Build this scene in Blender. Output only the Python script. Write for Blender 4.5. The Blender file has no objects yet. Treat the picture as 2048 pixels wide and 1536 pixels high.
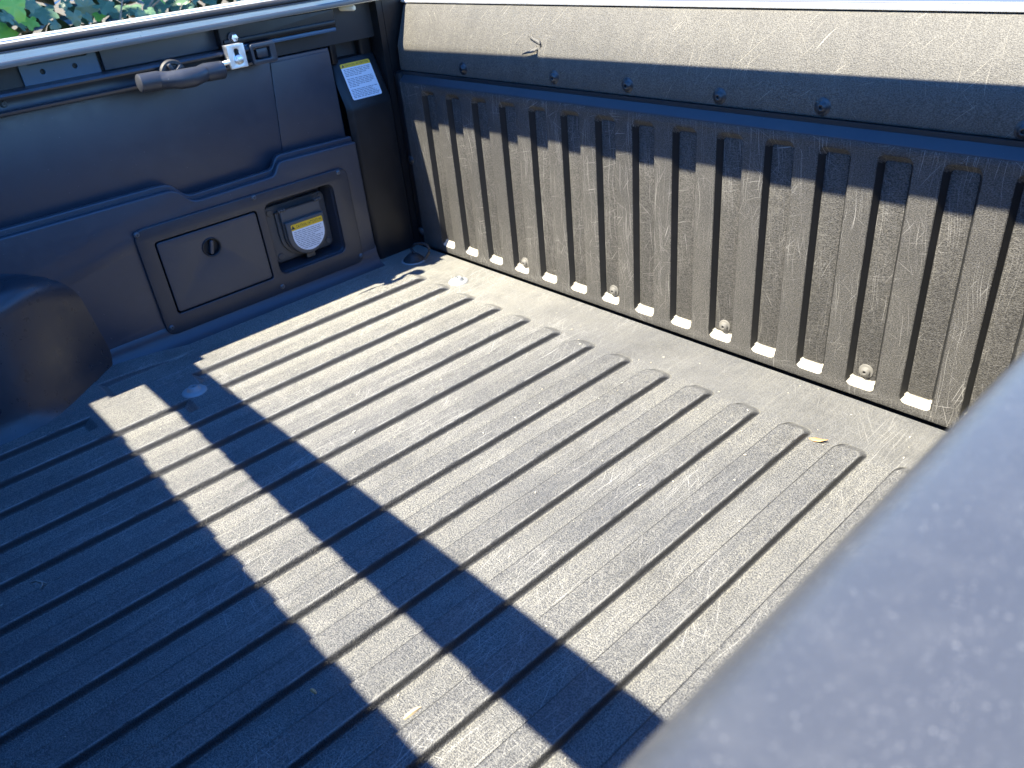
import bpy, bmesh, math, random
from mathutils import Matrix, Vector
import numpy as np

random.seed(7)
SC = bpy.context.scene
COL = SC.collection

# ------------------------------------------------------------------ camera
CAM_C = Vector((1.37205, -0.95751, 0.63991))
CAM_R = (Matrix.Rotation(math.radians(50.315), 3, 'Z') @ Matrix.Rotation(math.radians(58.789), 3, 'X')
         @ Matrix.Rotation(math.radians(-6.113), 3, 'Z'))
FPX = 1574.0
cd = bpy.data.cameras.new('camera'); cam = bpy.data.objects.new('camera', cd); COL.objects.link(cam)
cam.matrix_world = Matrix.Translation(CAM_C) @ CAM_R.to_4x4()
cd.sensor_fit = 'HORIZONTAL'; cd.sensor_width = 36.0; cd.lens = 36.0 * FPX / 2048.0
cd.clip_start = 0.01; cd.clip_end = 500
cd.dof.use_dof = True; cd.dof.focus_distance = 1.12; cd.dof.aperture_fstop = 11.0
SC.camera = cam

# ------------------------------------------------------------------ sky, sun, exposure
SUN = Vector((-0.18, -0.61, 1.0)).normalized()
world = bpy.data.worlds.new('World'); SC.world = world; world.use_nodes = True
wn = world.node_tree; wn.nodes.clear()
sky = wn.nodes.new('ShaderNodeTexSky'); sky.sky_type = 'NISHITA'; sky.sun_disc = False
sky.sun_elevation = math.asin(SUN.z); sky.sun_rotation = math.atan2(SUN.x, SUN.y)
sky.dust_density = 0.0; sky.ozone_density = 8.0; sky.air_density = 1.0
bg = wn.nodes.new('ShaderNodeBackground'); bg.inputs[1].default_value = 0.115
wo = wn.nodes.new('ShaderNodeOutputWorld')
hs = wn.nodes.new('ShaderNodeHueSaturation'); hs.inputs['Saturation'].default_value = 1.2; hs.inputs['Hue'].default_value = .508
wn.links.new(sky.outputs[0], hs.inputs['Color']); wn.links.new(hs.outputs[0], bg.inputs[0]); wn.links.new(bg.outputs[0], wo.inputs[0])
sl = bpy.data.lights.new('sun', 'SUN'); sl.energy = 4.0; sl.angle = math.radians(0.53); sl.color = (1.0, 0.93, 0.76)
so = bpy.data.objects.new('sun', sl); COL.objects.link(so)
so.rotation_euler = SUN.to_track_quat('Z', 'Y').to_euler(); so.location = SUN * 6
SC.view_settings.view_transform = 'Standard'; SC.view_settings.look = 'None'
SC.view_settings.gamma = 1.0; SC.view_settings.use_curve_mapping = False
SC.view_settings.exposure = 2.48

# ------------------------------------------------------------------ helpers
def pix(px, py, axis, val):
    """point on the plane axis=val that the photo pixel looks at"""
    r = CAM_R @ Vector(((px - 1024) / FPX, -(py - 768) / FPX, -1.0))
    t = (val - CAM_C[axis]) / r[axis]
    return CAM_C + r * t
def wl(px, py, x=-0.045):
    p = pix(px, py, 0, x); return (p.y, p.z)
def fl(px, py, z=0.0):
    p = pix(px, py, 2, z); return (p.x, p.y)

WALL = Matrix(((0, 0, 1, 0), (1, 0, 0, 0), (0, 1, 0, 0), (0, 0, 0, 1)))     # u=y v=z w=x
GATE = Matrix(((1, 0, 0, 0), (0, 0, -1, 0), (0, 1, 0, 0), (0, 0, 0, 1)))    # u=x v=z w=-y
FLOOR = Matrix.Identity(4)                                                  # u=x v=y w=z

def obj(name, me, mats=None, parent=None, smooth=None, **props):
    o = bpy.data.objects.new(name, me); COL.objects.link(o)
    if mats is not None:
        for m in (mats if isinstance(mats, (list, tuple)) else [mats]): me.materials.append(m)
    if parent is not None: o.parent = parent
    if smooth is not None:
        for p in me.polygons: p.use_smooth = True
        try: me.set_sharp_from_angle(angle=math.radians(smooth))
        except Exception: pass
    for k, v in props.items(): o[k] = v
    return o
def empty(name, loc=(0, 0, 0), **props):
    o = bpy.data.objects.new(name, None); COL.objects.link(o); o.location = loc; o.empty_display_size = .05
    for k, v in props.items(): o[k] = v
    return o
def pydata(verts, faces, name='mesh'):
    me = bpy.data.meshes.new(name); me.from_pydata([tuple(v) for v in verts], [], faces); me.update(); return me
def bm_mesh(bm, name='mesh'):
    bmesh.ops.recalc_face_normals(bm, faces=bm.faces)
    me = bpy.data.meshes.new(name); bm.to_mesh(me); bm.free(); return me

def rr(u0, v0, u1, v1, r, n=5):
    pts = []
    for cx, cy, a0 in ((u1 - r, v1 - r, 0), (u0 + r, v1 - r, 90), (u0 + r, v0 + r, 180), (u1 - r, v0 + r, 270)):
        for i in range(n + 1):
            a = math.radians(a0 + 90 * i / n); pts.append((cx + r * math.cos(a), cy + r * math.sin(a)))
    return pts
def round_poly(pts, r, n=4):
    """round the corners of a polygon; r a number or list"""
    out = []; N = len(pts)
    for i in range(N):
        p = Vector(pts[i]); a = Vector(pts[i - 1]); b = Vector(pts[(i + 1) % N])
        rad = r[i] if isinstance(r, (list, tuple)) else r
        if rad <= 0: out.append(tuple(p)); continue
        da = (a - p); db = (b - p); k = min(rad, da.length * .48, db.length * .48)
        A = p + da.normalized() * k; B = p + db.normalized() * k
        for j in range(n + 1):
            t = j / n; out.append(tuple((1 - t) ** 2 * A + 2 * t * (1 - t) * p + t * t * B))
    return out
def plate_mesh(outlines, depth, bevel=0.0, seg=2, w0=0.0, M=FLOOR):
    """flat plate with holes; back face at w0, front face at w0+depth, bevelled edges"""
    cu = bpy.data.curves.new('plate', 'CURVE'); cu.dimensions = '2D'; cu.fill_mode = 'BOTH'
    for o in outlines:
        s = cu.splines.new('POLY'); s.points.add(len(o) - 1)
        for p, q in zip(s.points, o): p.co = (q[0], q[1], 0, 1)
        s.use_cyclic_u = True
    cu.extrude = depth / 2 - bevel; cu.bevel_depth = bevel; cu.bevel_resolution = seg - 1 if seg > 1 else 0
    cu.offset = -bevel
    t = bpy.data.objects.new('tmp', cu); COL.objects.link(t)
    me = bpy.data.meshes.new_from_object(t, depsgraph=bpy.context.evaluated_depsgraph_get()) if False else None
    dg = bpy.context.evaluated_depsgraph_get(); dg.update()
    me = bpy.data.meshes.new_from_object(t.evaluated_get(dg))
    bpy.data.objects.remove(t); bpy.data.curves.remove(cu)
    me.materials.clear()
    me.transform(M @ Matrix.Translation((0, 0, w0 + depth / 2)))
    bm = bmesh.new(); bm.from_mesh(me); bmesh.ops.remove_doubles(bm, verts=bm.verts, dist=1e-6)
    bmesh.ops.recalc_face_normals(bm, faces=bm.faces); bm.to_mesh(me); bm.free()
    for p in me.polygons: p.material_index = 0
    return me
def lathe_mesh(profile, seg=20, M=FLOOR):
    bm = bmesh.new(); rings = []
    for r, h in profile:
        if r < 1e-7: rings.append([bm.verts.new((0, 0, h))])
        else: rings.append([bm.verts.new((r * math.cos(2 * math.pi * i / seg), r * math.sin(2 * math.pi * i / seg), h)) for i in range(seg)])
    for a, b in zip(rings, rings[1:]):
        for i in range(seg):
            j = (i + 1) % seg
            if len(a) == 1 and len(b) == 1: continue
            if len(a) == 1: bm.faces.new((a[0], b[i], b[j]))
            elif len(b) == 1: bm.faces.new((a[i], a[j], b[0]))
            else: bm.faces.new((a[i], a[j], b[j], b[i]))
    bmesh.ops.transform(bm, matrix=M, verts=bm.verts)
    return bm_mesh(bm)
def box_bm(bm, lo, hi):
    v = [bm.verts.new((x, y, z)) for x in (lo[0], hi[0]) for y in (lo[1], hi[1]) for z in (lo[2], hi[2])]
    for f in ((0, 1, 3, 2), (4, 6, 7, 5), (0, 4, 5, 1), (2, 3, 7, 6), (0, 2, 6, 4), (1, 5, 7, 3)):
        bm.faces.new([v[i] for i in f])
def box_mesh(lo, hi, bevel=0.0, seg=2):
    bm = bmesh.new(); box_bm(bm, lo, hi)
    bmesh.ops.recalc_face_normals(bm, faces=bm.faces)
    if bevel: bmesh.ops.bevel(bm, geom=bm.edges[:], offset=bevel, segments=seg, affect='EDGES', profile=.5)
    return bm_mesh(bm)
def tube_mesh(pts, rad, seg=10, cap=True):
    bm = bmesh.new(); rings = []; pts = [Vector(p) for p in pts]; up = Vector((0.13, .21, .97))
    for i, p in enumerate(pts):
        t = (pts[min(i + 1, len(pts) - 1)] - pts[max(i - 1, 0)]).normalized()
        a = t.cross(up); a = a.normalized() if a.length > 1e-4 else t.cross(Vector((1, 0, 0))).normalized()
        b = a.cross(t); r = rad[i] if isinstance(rad, (list, tuple)) else rad
        rings.append([bm.verts.new(p + r * (math.cos(2 * math.pi * k / seg) * a + math.sin(2 * math.pi * k / seg) * b)) for k in range(seg)])
    for A, B in zip(rings, rings[1:]):
        for k in range(seg): bm.faces.new((A[k], A[(k + 1) % seg], B[(k + 1) % seg], B[k]))
    if cap: bm.faces.new(rings[0][::-1]); bm.faces.new(rings[-1])
    return bm_mesh(bm)
def extrude_profile(pts, y0, y1, closed=False, dz=0.0):
    """polyline in (x,z) swept along y"""
    n = len(pts); v = [(x, y0, z) for x, z in pts] + [(x, y1, z + dz) for x, z in pts]
    f = [(i, (i + 1) % n, n + (i + 1) % n, n + i) for i in range(n if closed else n - 1)]
    if closed: f += [tuple(range(n))[::-1], tuple(range(n, 2 * n))]
    return pydata(v, f)
def fix_normals(me):
    bm = bmesh.new(); bm.from_mesh(me); bmesh.ops.recalc_face_normals(bm, faces=bm.faces); bm.to_mesh(me); bm.free(); return me

# ------------------------------------------------------------------ materials
class NT:
    def __init__(s, name):
        s.m = bpy.data.materials.new(name); s.m.use_nodes = True; s.t = s.m.node_tree
        s.b = s.t.nodes['Principled BSDF']
        s.pos = s.t.nodes.new('ShaderNodeNewGeometry').outputs['Position']
        o = s.t.nodes.new('ShaderNodeVectorMath'); o.operation = 'ADD'; o.inputs[1].default_value = (.12371, .07713, .05339)
        s.t.links.new(s.pos, o.inputs[0]); s.tex = o.outputs[0]      # keeps flat faces off the noise lattice
    def n(s, typ, **kw):
        x = s.t.nodes.new(typ)
        for k, v in kw.items(): setattr(x, k, v)
        return x
    def l(s, a, b): s.t.links.new(a, b)
    def mapping(s, scale=(1, 1, 1), rot=(0, 0, 0), loc=(0, 0, 0), src=None):
        m = s.n('ShaderNodeMapping'); m.inputs['Scale'].default_value = scale; m.inputs['Rotation'].default_value = rot
        m.inputs['Location'].default_value = loc; s.l(src or s.tex, m.inputs['Vector']); return m.outputs[0]
    def noise(s, scale, detail=3, rough=.55, vec=None, dist=0):
        x = s.n('ShaderNodeTexNoise'); x.inputs['Scale'].default_value = scale; x.inputs['Detail'].default_value = detail
        x.inputs['Roughness'].default_value = rough; x.inputs['Distortion'].default_value = dist
        s.l(vec or s.tex, x.inputs['Vector']); return x.outputs['Fac']
    def ramp(s, fac, a, b, va=0.0, vb=1.0):
        x = s.n('ShaderNodeMapRange'); x.clamp = True
        x.inputs[1].default_value = a; x.inputs[2].default_value = b; x.inputs[3].default_value = va; x.inputs[4].default_value = vb
        s.l(fac, x.inputs[0]); return x.outputs[0]
    def math(s, op, a, b=None, clamp=False):
        x = s.n('ShaderNodeMath'); x.operation = op; x.use_clamp = clamp
        for i, v in enumerate((a, b)):
            if v is None: continue
            if isinstance(v, (int, float)): x.inputs[i].default_value = v
            else: s.l(v, x.inputs[i])
        return x.outputs[0]
    def mix(s, fac, a, b):
        x = s.n('ShaderNodeMix'); x.data_type = 'RGBA'
        for i, v in ((0, fac), (6, a), (7, b)):
            if isinstance(v, (int, float)): x.inputs[i].default_value = v
            elif isinstance(v, tuple): x.inputs[i].default_value = (*v, 1) if len(v) == 3 else v
            else: s.l(v, x.inputs[i])
        return x.outputs[2]
    def bump(s, h, strength, dist, normal=None):
        x = s.n('ShaderNodeBump'); x.inputs['Strength'].default_value = strength; x.inputs['Distance'].default_value = dist
        s.l(h, x.inputs['Height'])
        if normal: s.l(normal, x.inputs['Normal'])
        return x.outputs[0]
    def scratches(s, plane, layers, warp=.004):
        """thin streaks; plane 'xy' or 'xz'; layers of (angle, along, across, threshold, seed)"""
        w = s.n('ShaderNodeTexNoise'); w.inputs['Scale'].default_value = 9; w.inputs['Detail'].default_value = 1; s.l(s.pos, w.inputs['Vector'])
        off = s.n('ShaderNodeVectorMath'); off.operation = 'SCALE'; off.inputs[3].default_value = warp * 8; s.l(w.outputs['Color'], off.inputs[0])
        add = s.n('ShaderNodeVectorMath'); add.operation = 'ADD'; s.l(s.tex, add.inputs[0]); s.l(off.outputs[0], add.inputs[1])
        tot = None
        for ang, al, ac, th, sd in layers:
            r = (0, 0, math.radians(ang)) if plane == 'xy' else (0, math.radians(ang), 0)
            a = s.n('ShaderNodeMapping'); a.inputs['Rotation'].default_value = r; a.inputs['Location'].default_value = (sd, sd * .7, sd * .3)
            s.l(add.outputs[0], a.inputs[0])
            sc = (al, ac, 1) if plane == 'xy' else (al, 1, ac)
            v = s.mapping(scale=sc, src=a.outputs[0])
            f = s.noise(1.0, 0.0, .5, vec=v)
            f = s.ramp(f, th, th + .05)
            tot = f if tot is None else s.math('MAXIMUM', tot, f)
        return tot
    def done(s, color=None, rough=None, metal=None, normal=None, spec=None, **kw):
        for key, v in (('Base Color', color), ('Roughness', rough), ('Metallic', metal), ('Normal', normal), ('Specular IOR Level', spec)):
            if v is None: continue
            i = s.b.inputs[key]
            if isinstance(v, tuple): i.default_value = (*v, 1)
            elif isinstance(v, (int, float)): i.default_value = v
            else: s.l(v, i)
        for k, v in kw.items(): s.b.inputs[k].default_value = v
        return s.m

def m_floor():
    s = NT('black_floor_liner')
    sep = s.n('ShaderNodeSeparateXYZ'); s.l(s.pos, sep.inputs[0])
    geo = s.n('ShaderNodeNewGeometry'); nz = s.n('ShaderNodeSeparateXYZ'); s.l(geo.outputs['True Normal'], nz.inputs[0])
    nn = s.n('ShaderNodeSeparateXYZ'); s.l(geo.outputs['Normal'], nn.inputs[0])
    flat = s.ramp(nz.outputs[2], .60, .97)                   # dust only stays on level faces
    grain = s.noise(640, 2, .65); g2 = s.noise(1500, 1, .5)
    big = s.noise(3.5, 4, .6); mid = s.noise(22, 4, .65)
    near_wall = s.ramp(sep.outputs[0], .60, 0.02)            # dust blown towards the side wall
    low = s.ramp(sep.outputs[2], .0100, .001)                # dust lies in the valleys
    streak = s.noise(1.0, 3, .6, vec=s.mapping(scale=(300, 4, 40)))
    near_wall = s.math('MULTIPLY', near_wall, s.ramp(sep.outputs[1], -.80, -.30, .25, 1.0))
    dust = s.math('ADD', s.math('MULTIPLY', near_wall, .34), s.math('MULTIPLY', s.ramp(big, .35, .7), .16))
    dust = s.math('ADD', dust, s.math('MULTIPLY', low, .065))
    dust = s.math('ADD', dust, s.math('MULTIPLY', s.ramp(streak, .45, .75), .12))
    dust = s.math('MULTIPLY', dust, s.ramp(mid, .2, .75, .6, 1.2))
    strip = s.ramp(sep.outputs[1], -.135, -.100)             # plain strip by the tailgate is smoother
    gx_ = s.n('ShaderNodeMix'); s.l(s.math('MULTIPLY', strip, .8), gx_.inputs[0]); s.l(s.ramp(grain, .40, .62, .0, 2.2), gx_.inputs[2]); gx_.inputs[3].default_value = .75
    gr = gx_.outputs[0]
    dust = s.math('MULTIPLY', s.math('MULTIPLY', s.math('MULTIPLY', dust, flat), s.ramp(nn.outputs[0], -.30, -.06)), gr, clamp=True)  # dust also cut on far-wall corners to keep their painted line dark
    scr = s.scratches('xy', [(91, 8, 1400, .735, 1.3), (86, 11, 1500, .74, 5.1), (40, 18, 1300, .76, 9.2), (-25, 20, 1300, .76, 3.3), (60, 16, 1300, .755, 7.7), (10, 18, 1300, .77, 14.1)])
    scr = s.math('MULTIPLY', s.math('MULTIPLY', scr, flat), s.ramp(s.noise(5, 3), .44, .60))
    base = s.mix(s.ramp(grain, .40, .62), (.040, .042, .047), (.106, .107, .110))
    base = s.mix(s.math('MAXIMUM', s.ramp(nn.outputs[2], .85, .25), s.ramp(nn.outputs[0], -.06, -.30)), base, (.012, .0125, .014))          # shade painted in: rib walls and corners facing the far wall darkened
    stain = s.math('MULTIPLY', s.ramp(s.noise(11, 5, .7), .52, .68), .45); base = s.mix(stain, base, (.030, .030, .031)); dust = s.math('MULTIPLY', dust, s.math('SUBTRACT', 1.0, s.math('MULTIPLY', stain, .9)))
    foot = s.math('MULTIPLY', s.math('MULTIPLY', s.ramp(sep.outputs[2], .0030, .0004), s.ramp(nz.outputs[2], .75, .95)), s.ramp(nn.outputs[2], .999, .985))
    dust = s.math('ADD', dust, s.math('MULTIPLY', foot, s.ramp(mid, .3, .7, .1, .45)), clamp=True)
    c = s.mix(dust, base, (.37, .35, .285))
    edge = s.math('MULTIPLY', s.ramp(nn.outputs[2], .985, .90), s.math('MULTIPLY', s.ramp(nn.outputs[2], .45, .75), s.ramp(nn.outputs[0], -.05, .1)))     # worn ridge corners, near side only to paint a bright rim
    edge = s.math('MULTIPLY', edge, s.math('MULTIPLY', s.ramp(sep.outputs[2], .007, .0098), s.ramp(s.noise(38, 3), .35, .6)))
    scr = s.math('MAXIMUM', scr, s.math('MULTIPLY', edge, .8))
    c = s.mix(s.math('MULTIPLY', scr, .6), c, (.44, .43, .40))
    h = s.math('ADD', grain, s.math('MULTIPLY', g2, .4))
    nrm = s.bump(h, 1.0, .0019); s.l(s.ramp(sep.outputs[1], -.135, -.100, 1.0, .3), nrm.node.inputs['Strength'])
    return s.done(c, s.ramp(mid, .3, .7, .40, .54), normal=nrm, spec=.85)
def m_gate():
    s = NT('black_tailgate_liner')
    v = s.mapping(scale=(520, 520, 1050))
    grain = s.noise(1, 2, .6, vec=v); g2 = s.noise(1500, 1)
    big = s.noise(4, 4, .6); mid = s.noise(26, 4, .65)
    dust = s.math('MULTIPLY', s.ramp(big, .3, .7, .09, .19), s.ramp(mid, .25, .75, .7, 1.15))
    dust = s.math('MULTIPLY', dust, s.ramp(grain, .38, .68, .3, 1.6), clamp=True)
    scr = s.scratches('xz', [(90, 9, 1500, .76, 2.2), (95, 13, 1700, .765, 6.1), (60, 16, 1500, .785, 8.8), (115, 16, 1500, .785, 4.4), (15, 22, 1500, .80, 1.9), (-30, 22, 1500, .795, 12.3)], warp=.004)
    scr = s.math('MULTIPLY', scr, s.ramp(s.noise(7, 3), .40, .56))
    pit = s.ramp(s.noise(420, 2, .6), .70, .76); pit = s.math('MULTIPLY', pit, s.ramp(s.noise(5, 2), .42, .6))
    scr = s.math('MAXIMUM', scr, s.math('MULTIPLY', pit, .5))
    c = s.mix(dust, s.mix(s.ramp(grain, .38, .66), (.022, .0217, .0215), (.062, .0605, .059)), (.29, .268, .228))
    c = s.mix(s.math('MULTIPLY', scr, .48), c, (.44, .42, .39))
    nrm = s.bump(s.math('ADD', grain, s.math('MULTIPLY', g2, .3)), .9, .0015)
    return s.done(c, .58, normal=nrm, spec=.2)
def m_upper():
    s = NT('faded_tailgate_top_liner')
    v = s.mapping(scale=(620, 620, 900)); grain = s.noise(1, 2, .6, vec=v)
    runs = s.noise(1, 3, .6, vec=s.mapping(scale=(60, 40, 6)))
    big = s.noise(5, 4, .6)
    dust = s.math('ADD', s.ramp(big, .35, .7, .09, .15), s.math('MULTIPLY', s.ramp(runs, .4, .7), .06))
    dust = s.math('MULTIPLY', dust, s.ramp(grain, .38, .66, .3, 1.6), clamp=True)
    scr = s.scratches('xz', [(90, 11, 1500, .81, 3.1), (8, 20, 1500, .82, 7.1), (130, 16, 1500, .82, 2.8), (45, 20, 1500, .82, 11.9)], warp=.004)
    c = s.mix(dust, s.mix(s.ramp(grain, .36, .64), (.030, .028, .025), (.066, .063, .056)), (.29, .265, .215))
    c = s.mix(s.math('MULTIPLY', scr, .5), c, (.42, .38, .3))
    return s.done(c, .55, normal=s.bump(grain, .7, .001), spec=.4)
def m_plastic(name, col, rough=.45, grain=900, bs=.25, bd=.0004, dusty=.1, spec=.5):
    s = NT(name)
    g = s.noise(grain, 2, .6); big = s.noise(7, 4, .65); mid = s.noise(60, 4, .7)
    d = s.math('MULTIPLY', s.ramp(big, .42, .75), s.ramp(mid, .3, .7, .3, 1.0))
    c = s.mix(s.math('MULTIPLY', d, dusty), col, (.28, .26, .22))
    sp = s.math('MULTIPLY', s.ramp(s.noise(300, 0), .845, .86), s.ramp(s.noise(9, 1), .45, .6)); c = s.mix(s.math('MULTIPLY', sp, min(dusty * 4, .3) if dusty > .06 else 0.0), c, (.3, .3, .29))
    return s.done(c, s.ramp(mid, .3, .7, rough - .05, rough + .07), normal=s.bump(g, bs, bd), spec=spec)
def m_dust():
    s = NT('packed_dust')
    n = s.noise(160, 4, .65)
    return s.done(s.mix(s.ramp(n, .3, .7), (.30, .27, .21), (.46, .43, .36)), .9, normal=s.bump(n, .5, .001))
def m_metal(name, col, rough, dirt=.2):
    s = NT(name)
    n = s.noise(90, 4, .65); b = s.noise(1, 2, vec=s.mapping(scale=(900, 40, 900)))
    c = s.mix(s.math('MULTIPLY', s.ramp(n, .45, .75), dirt), col, (.20, .17, .12))
    return s.done(c, s.ramp(n, .3, .7, rough - .06, rough + .12), metal=1.0, normal=s.bump(b, .15, .0003))
def m_flat(name, col, rough=.5, **kw):
    s = NT(name); n = s.noise(300, 3); c = s.mix(s.ramp(n, .3, .7, 0, .12), col, tuple(min(1, x * 1.25 + .01) for x in col))
    return s.done(c, rough, **kw)
def m_oldrail():
    s = NT('weathered_aluminium_rail')
    v = s.mapping(scale=(400, 14, 400)); st = s.noise(1, 4, .65, vec=v); sp = s.noise(260, 3, .7)
    c = s.mix(s.ramp(st, .3, .7), (.62, .56, .45), (.80, .74, .61))
    c = s.mix(s.ramp(sp, .68, .74, 0, .85), c, (.07, .06, .05))
    return s.done(c, .55, metal=.15, normal=s.bump(sp, .3, .0005))
def m_paint():
    s = NT('pale_silver_paint'); n = s.noise(60, 4)
    return s.done(s.mix(s.ramp(n, .4, .7), (.50, .49, .47), (.60, .585, .55)), .35, metal=.1, **{'Coat Weight': .4, 'Coat Roughness': .1})
def m_rail_near():
    s = NT('flecked_dark_rail_cap')
    g = s.noise(1500, 2, .6); mid = s.noise(60, 4, .65); fl_ = s.ramp(s.noise(1900, 0), .77, .81)
    big = s.noise(9, 3, .6)
    c = s.mix(s.ramp(big, .35, .7, .1, .5), (.040, .043, .050), (.056, .059, .066))
    c = s.mix(s.math('MULTIPLY', s.ramp(mid, .5, .8), .2), c, (.11, .11, .11))
    c = s.mix(s.math('MULTIPLY', fl_, .35), c, (.6, .6, .58))
    return s.done(c, .36, normal=s.bump(g, .35, .0005), spec=.6)
def m_leaf(name, a, b, trans=.25):
    s = NT(name); n = s.noise(25, 3); v = s.n('ShaderNodeObjectInfo')
    c = s.mix(s.ramp(n, .3, .7), a, b)
    c = s.mix(s.math('MULTIPLY', v.outputs['Random'], .5), c, tuple(x * 1.5 for x in b))
    return s.done(c, .42, spec=.55, **{'Transmission Weight': 0.0, 'Subsurface Weight': 0.0})
def m_ground():
    s = NT('dry_earth_and_leaf_litter'); n = s.noise(6, 6, .7); m = s.noise(55, 5, .7)
    c = s.mix(s.ramp(n, .35, .65), (.11, .075, .045), (.05, .06, .03)); c = s.mix(s.ramp(m, .5, .7), c, (.2, .15, .09))
    return s.done(c, .9, normal=s.bump(m, .8, .02))

FLOORM = m_floor(); GATEM = m_gate(); UPPERM = m_upper(); DUST = m_dust()
WALLM = m_plastic('black_side_liner', (.030, .037, .052), .36, 1000, .25, .0003, .07, .7)
LEDGEM = m_plastic('satin_ledge_plastic', (.030, .033, .040), .48, 1000, .25, .0003, .07, .45)
GROOVEW = m_plastic('shade_dark_groove_wall', (.016, .016, .016), .6, 700, .5, .0006, .05, .25)  # darker copy of the liner: shade of the groove walls painted in
ARCHM = m_plastic('dusty_arch_plastic', (.022, .025, .032), .30, 1000, .04, .0002, .03, .7)
PANELM = m_plastic('black_storage_panel', (.028, .032, .041), .36, 1300, .2, .0003, .05, .6)
DOORM = m_plastic('black_storage_door', (.044, .050, .062), .34, 1300, .2, .0003, .05, .6)
DARKM = m_plastic('deep_black_plastic', (.014, .014, .015), .5, 900, .2, .0003, .03)
OUTM = m_plastic('grey_black_outlet_plastic', (.085, .083, .080), .42, 1200, .2, .0003, .05)
PILM = m_plastic('black_pillar_paint', (.008, .008, .009), .36, 500, .08, .0003, .04, .35)
RUBBER = m_plastic('black_rubber', (.02, .02, .022), .55, 700, .3, .0005, .15)
CLEATM = m_plastic('grey_cleat_plastic', (.026, .029, .038), .40, 1100, .2, .0004, .1)
SCREWM = m_plastic('black_screw_coating', (.016, .017, .02), .32, 900, .15, .0003, .25)
PSCREW = m_plastic('grey_screw_coating', (.10, .105, .11), .32, 900, .15, .0003, .25); DUSTYSCREW = m_plastic('dusty_screw_coating', (.11, .105, .095), .5, 900, .3, .0004, .6)
BOLTM = m_metal('zinc_bolt', (.72, .74, .76), .30, .1); BLOCKM = m_metal('brushed_aluminium', (.80, .82, .84), .38, .05)
WASHM = m_flat('dusty_grey_washer', (.30, .31, .31), .55, metal=.25)
BLUEP = m_plastic('blue_black_steel_plate', (.04, .09, .15), .35, 900, .1, .0002, .1)
DARKG = m_flat('grey_aluminium_lip', (.13, .135, .14), .45, metal=.3); CAPM = m_flat('grey_cap_plastic', (.075, .077, .086), .35); OLDRAIL = m_oldrail(); PAINT = m_paint(); NEARM = m_rail_near()
TUBEM = m_plastic('black_frame_tube', (.03, .03, .03), .4)
VINYL = m_plastic('black_cover_vinyl', (.03, .03, .032), .6, 700, .5, .0006, .3)
WHITEL = m_flat('white_label_paper', (.74, .76, .78), .45); YELL = m_flat('yellow_label_band', (.80, .50, .02), .45)
INK = m_flat('black_label_ink', (.03, .03, .035), .6); INKG = m_flat('grey_label_ink', (.22, .23, .25), .6)
PEGM = m_flat('ivory_plastic', (.70, .62, .45), .4)
STRAW = m_flat('pale_straw', (.55, .43, .26), .7); DRYLEAF = m_flat('orange_dry_leaf', (.50, .28, .12), .7); TWIGM = m_flat('grey_brown_twig', (.22, .19, .16), .8)
LEAFA = m_leaf('blue_shade_leaf', (.055, .115, .060), (.085, .15, .085)); LEAFB = m_leaf('sunlit_leaf', (.11, .26, .02), (.16, .34, .04))  # sun and shade painted in: blue-green shaded copy, vivid green lit copy
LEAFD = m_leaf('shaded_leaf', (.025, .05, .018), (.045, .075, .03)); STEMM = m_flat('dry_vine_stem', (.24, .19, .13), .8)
GROUNDM = m_ground()

# ------------------------------------------------------------------ ground
g = obj('ground', pydata([(-60, -60, -.85), (60, -60, -.85), (60, 60, -.85), (-60, 60, -.85)], [(0, 1, 2, 3)]), GROUNDM, kind='structure')

# ------------------------------------------------------------------ truck bed
BED = empty('truck_bed', (.63, -.8, 0), label='open black-lined pickup truck bed with ribbed floor and closed tailgate', category='truck bed')
BI = Matrix.Translation((-.63, .8, 0))
def part(name, me, mats, parent=None, smooth=35, **p):
    """mesh in world coordinates made a child of the bed or of one of its parts"""
    me.transform(BI); return obj(name, me, mats, parent or BED, smooth, **p)
def put(name, me, mats, loc, parent, smooth=35, **p):
    """mesh about its own origin set down at a world location (parents sit at the bed's origin)"""
    o = obj(name, me, mats, parent, smooth, **p); o.location = BI @ Vector(loc); return o
def again(src, loc, parent):
    o = src.copy(); COL.objects.link(o); o.parent = parent; o.location = BI @ Vector(loc); return o

XW, XN, YF = -.045, 1.305, -1.75            # side wall, near wall, front of the bed
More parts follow.
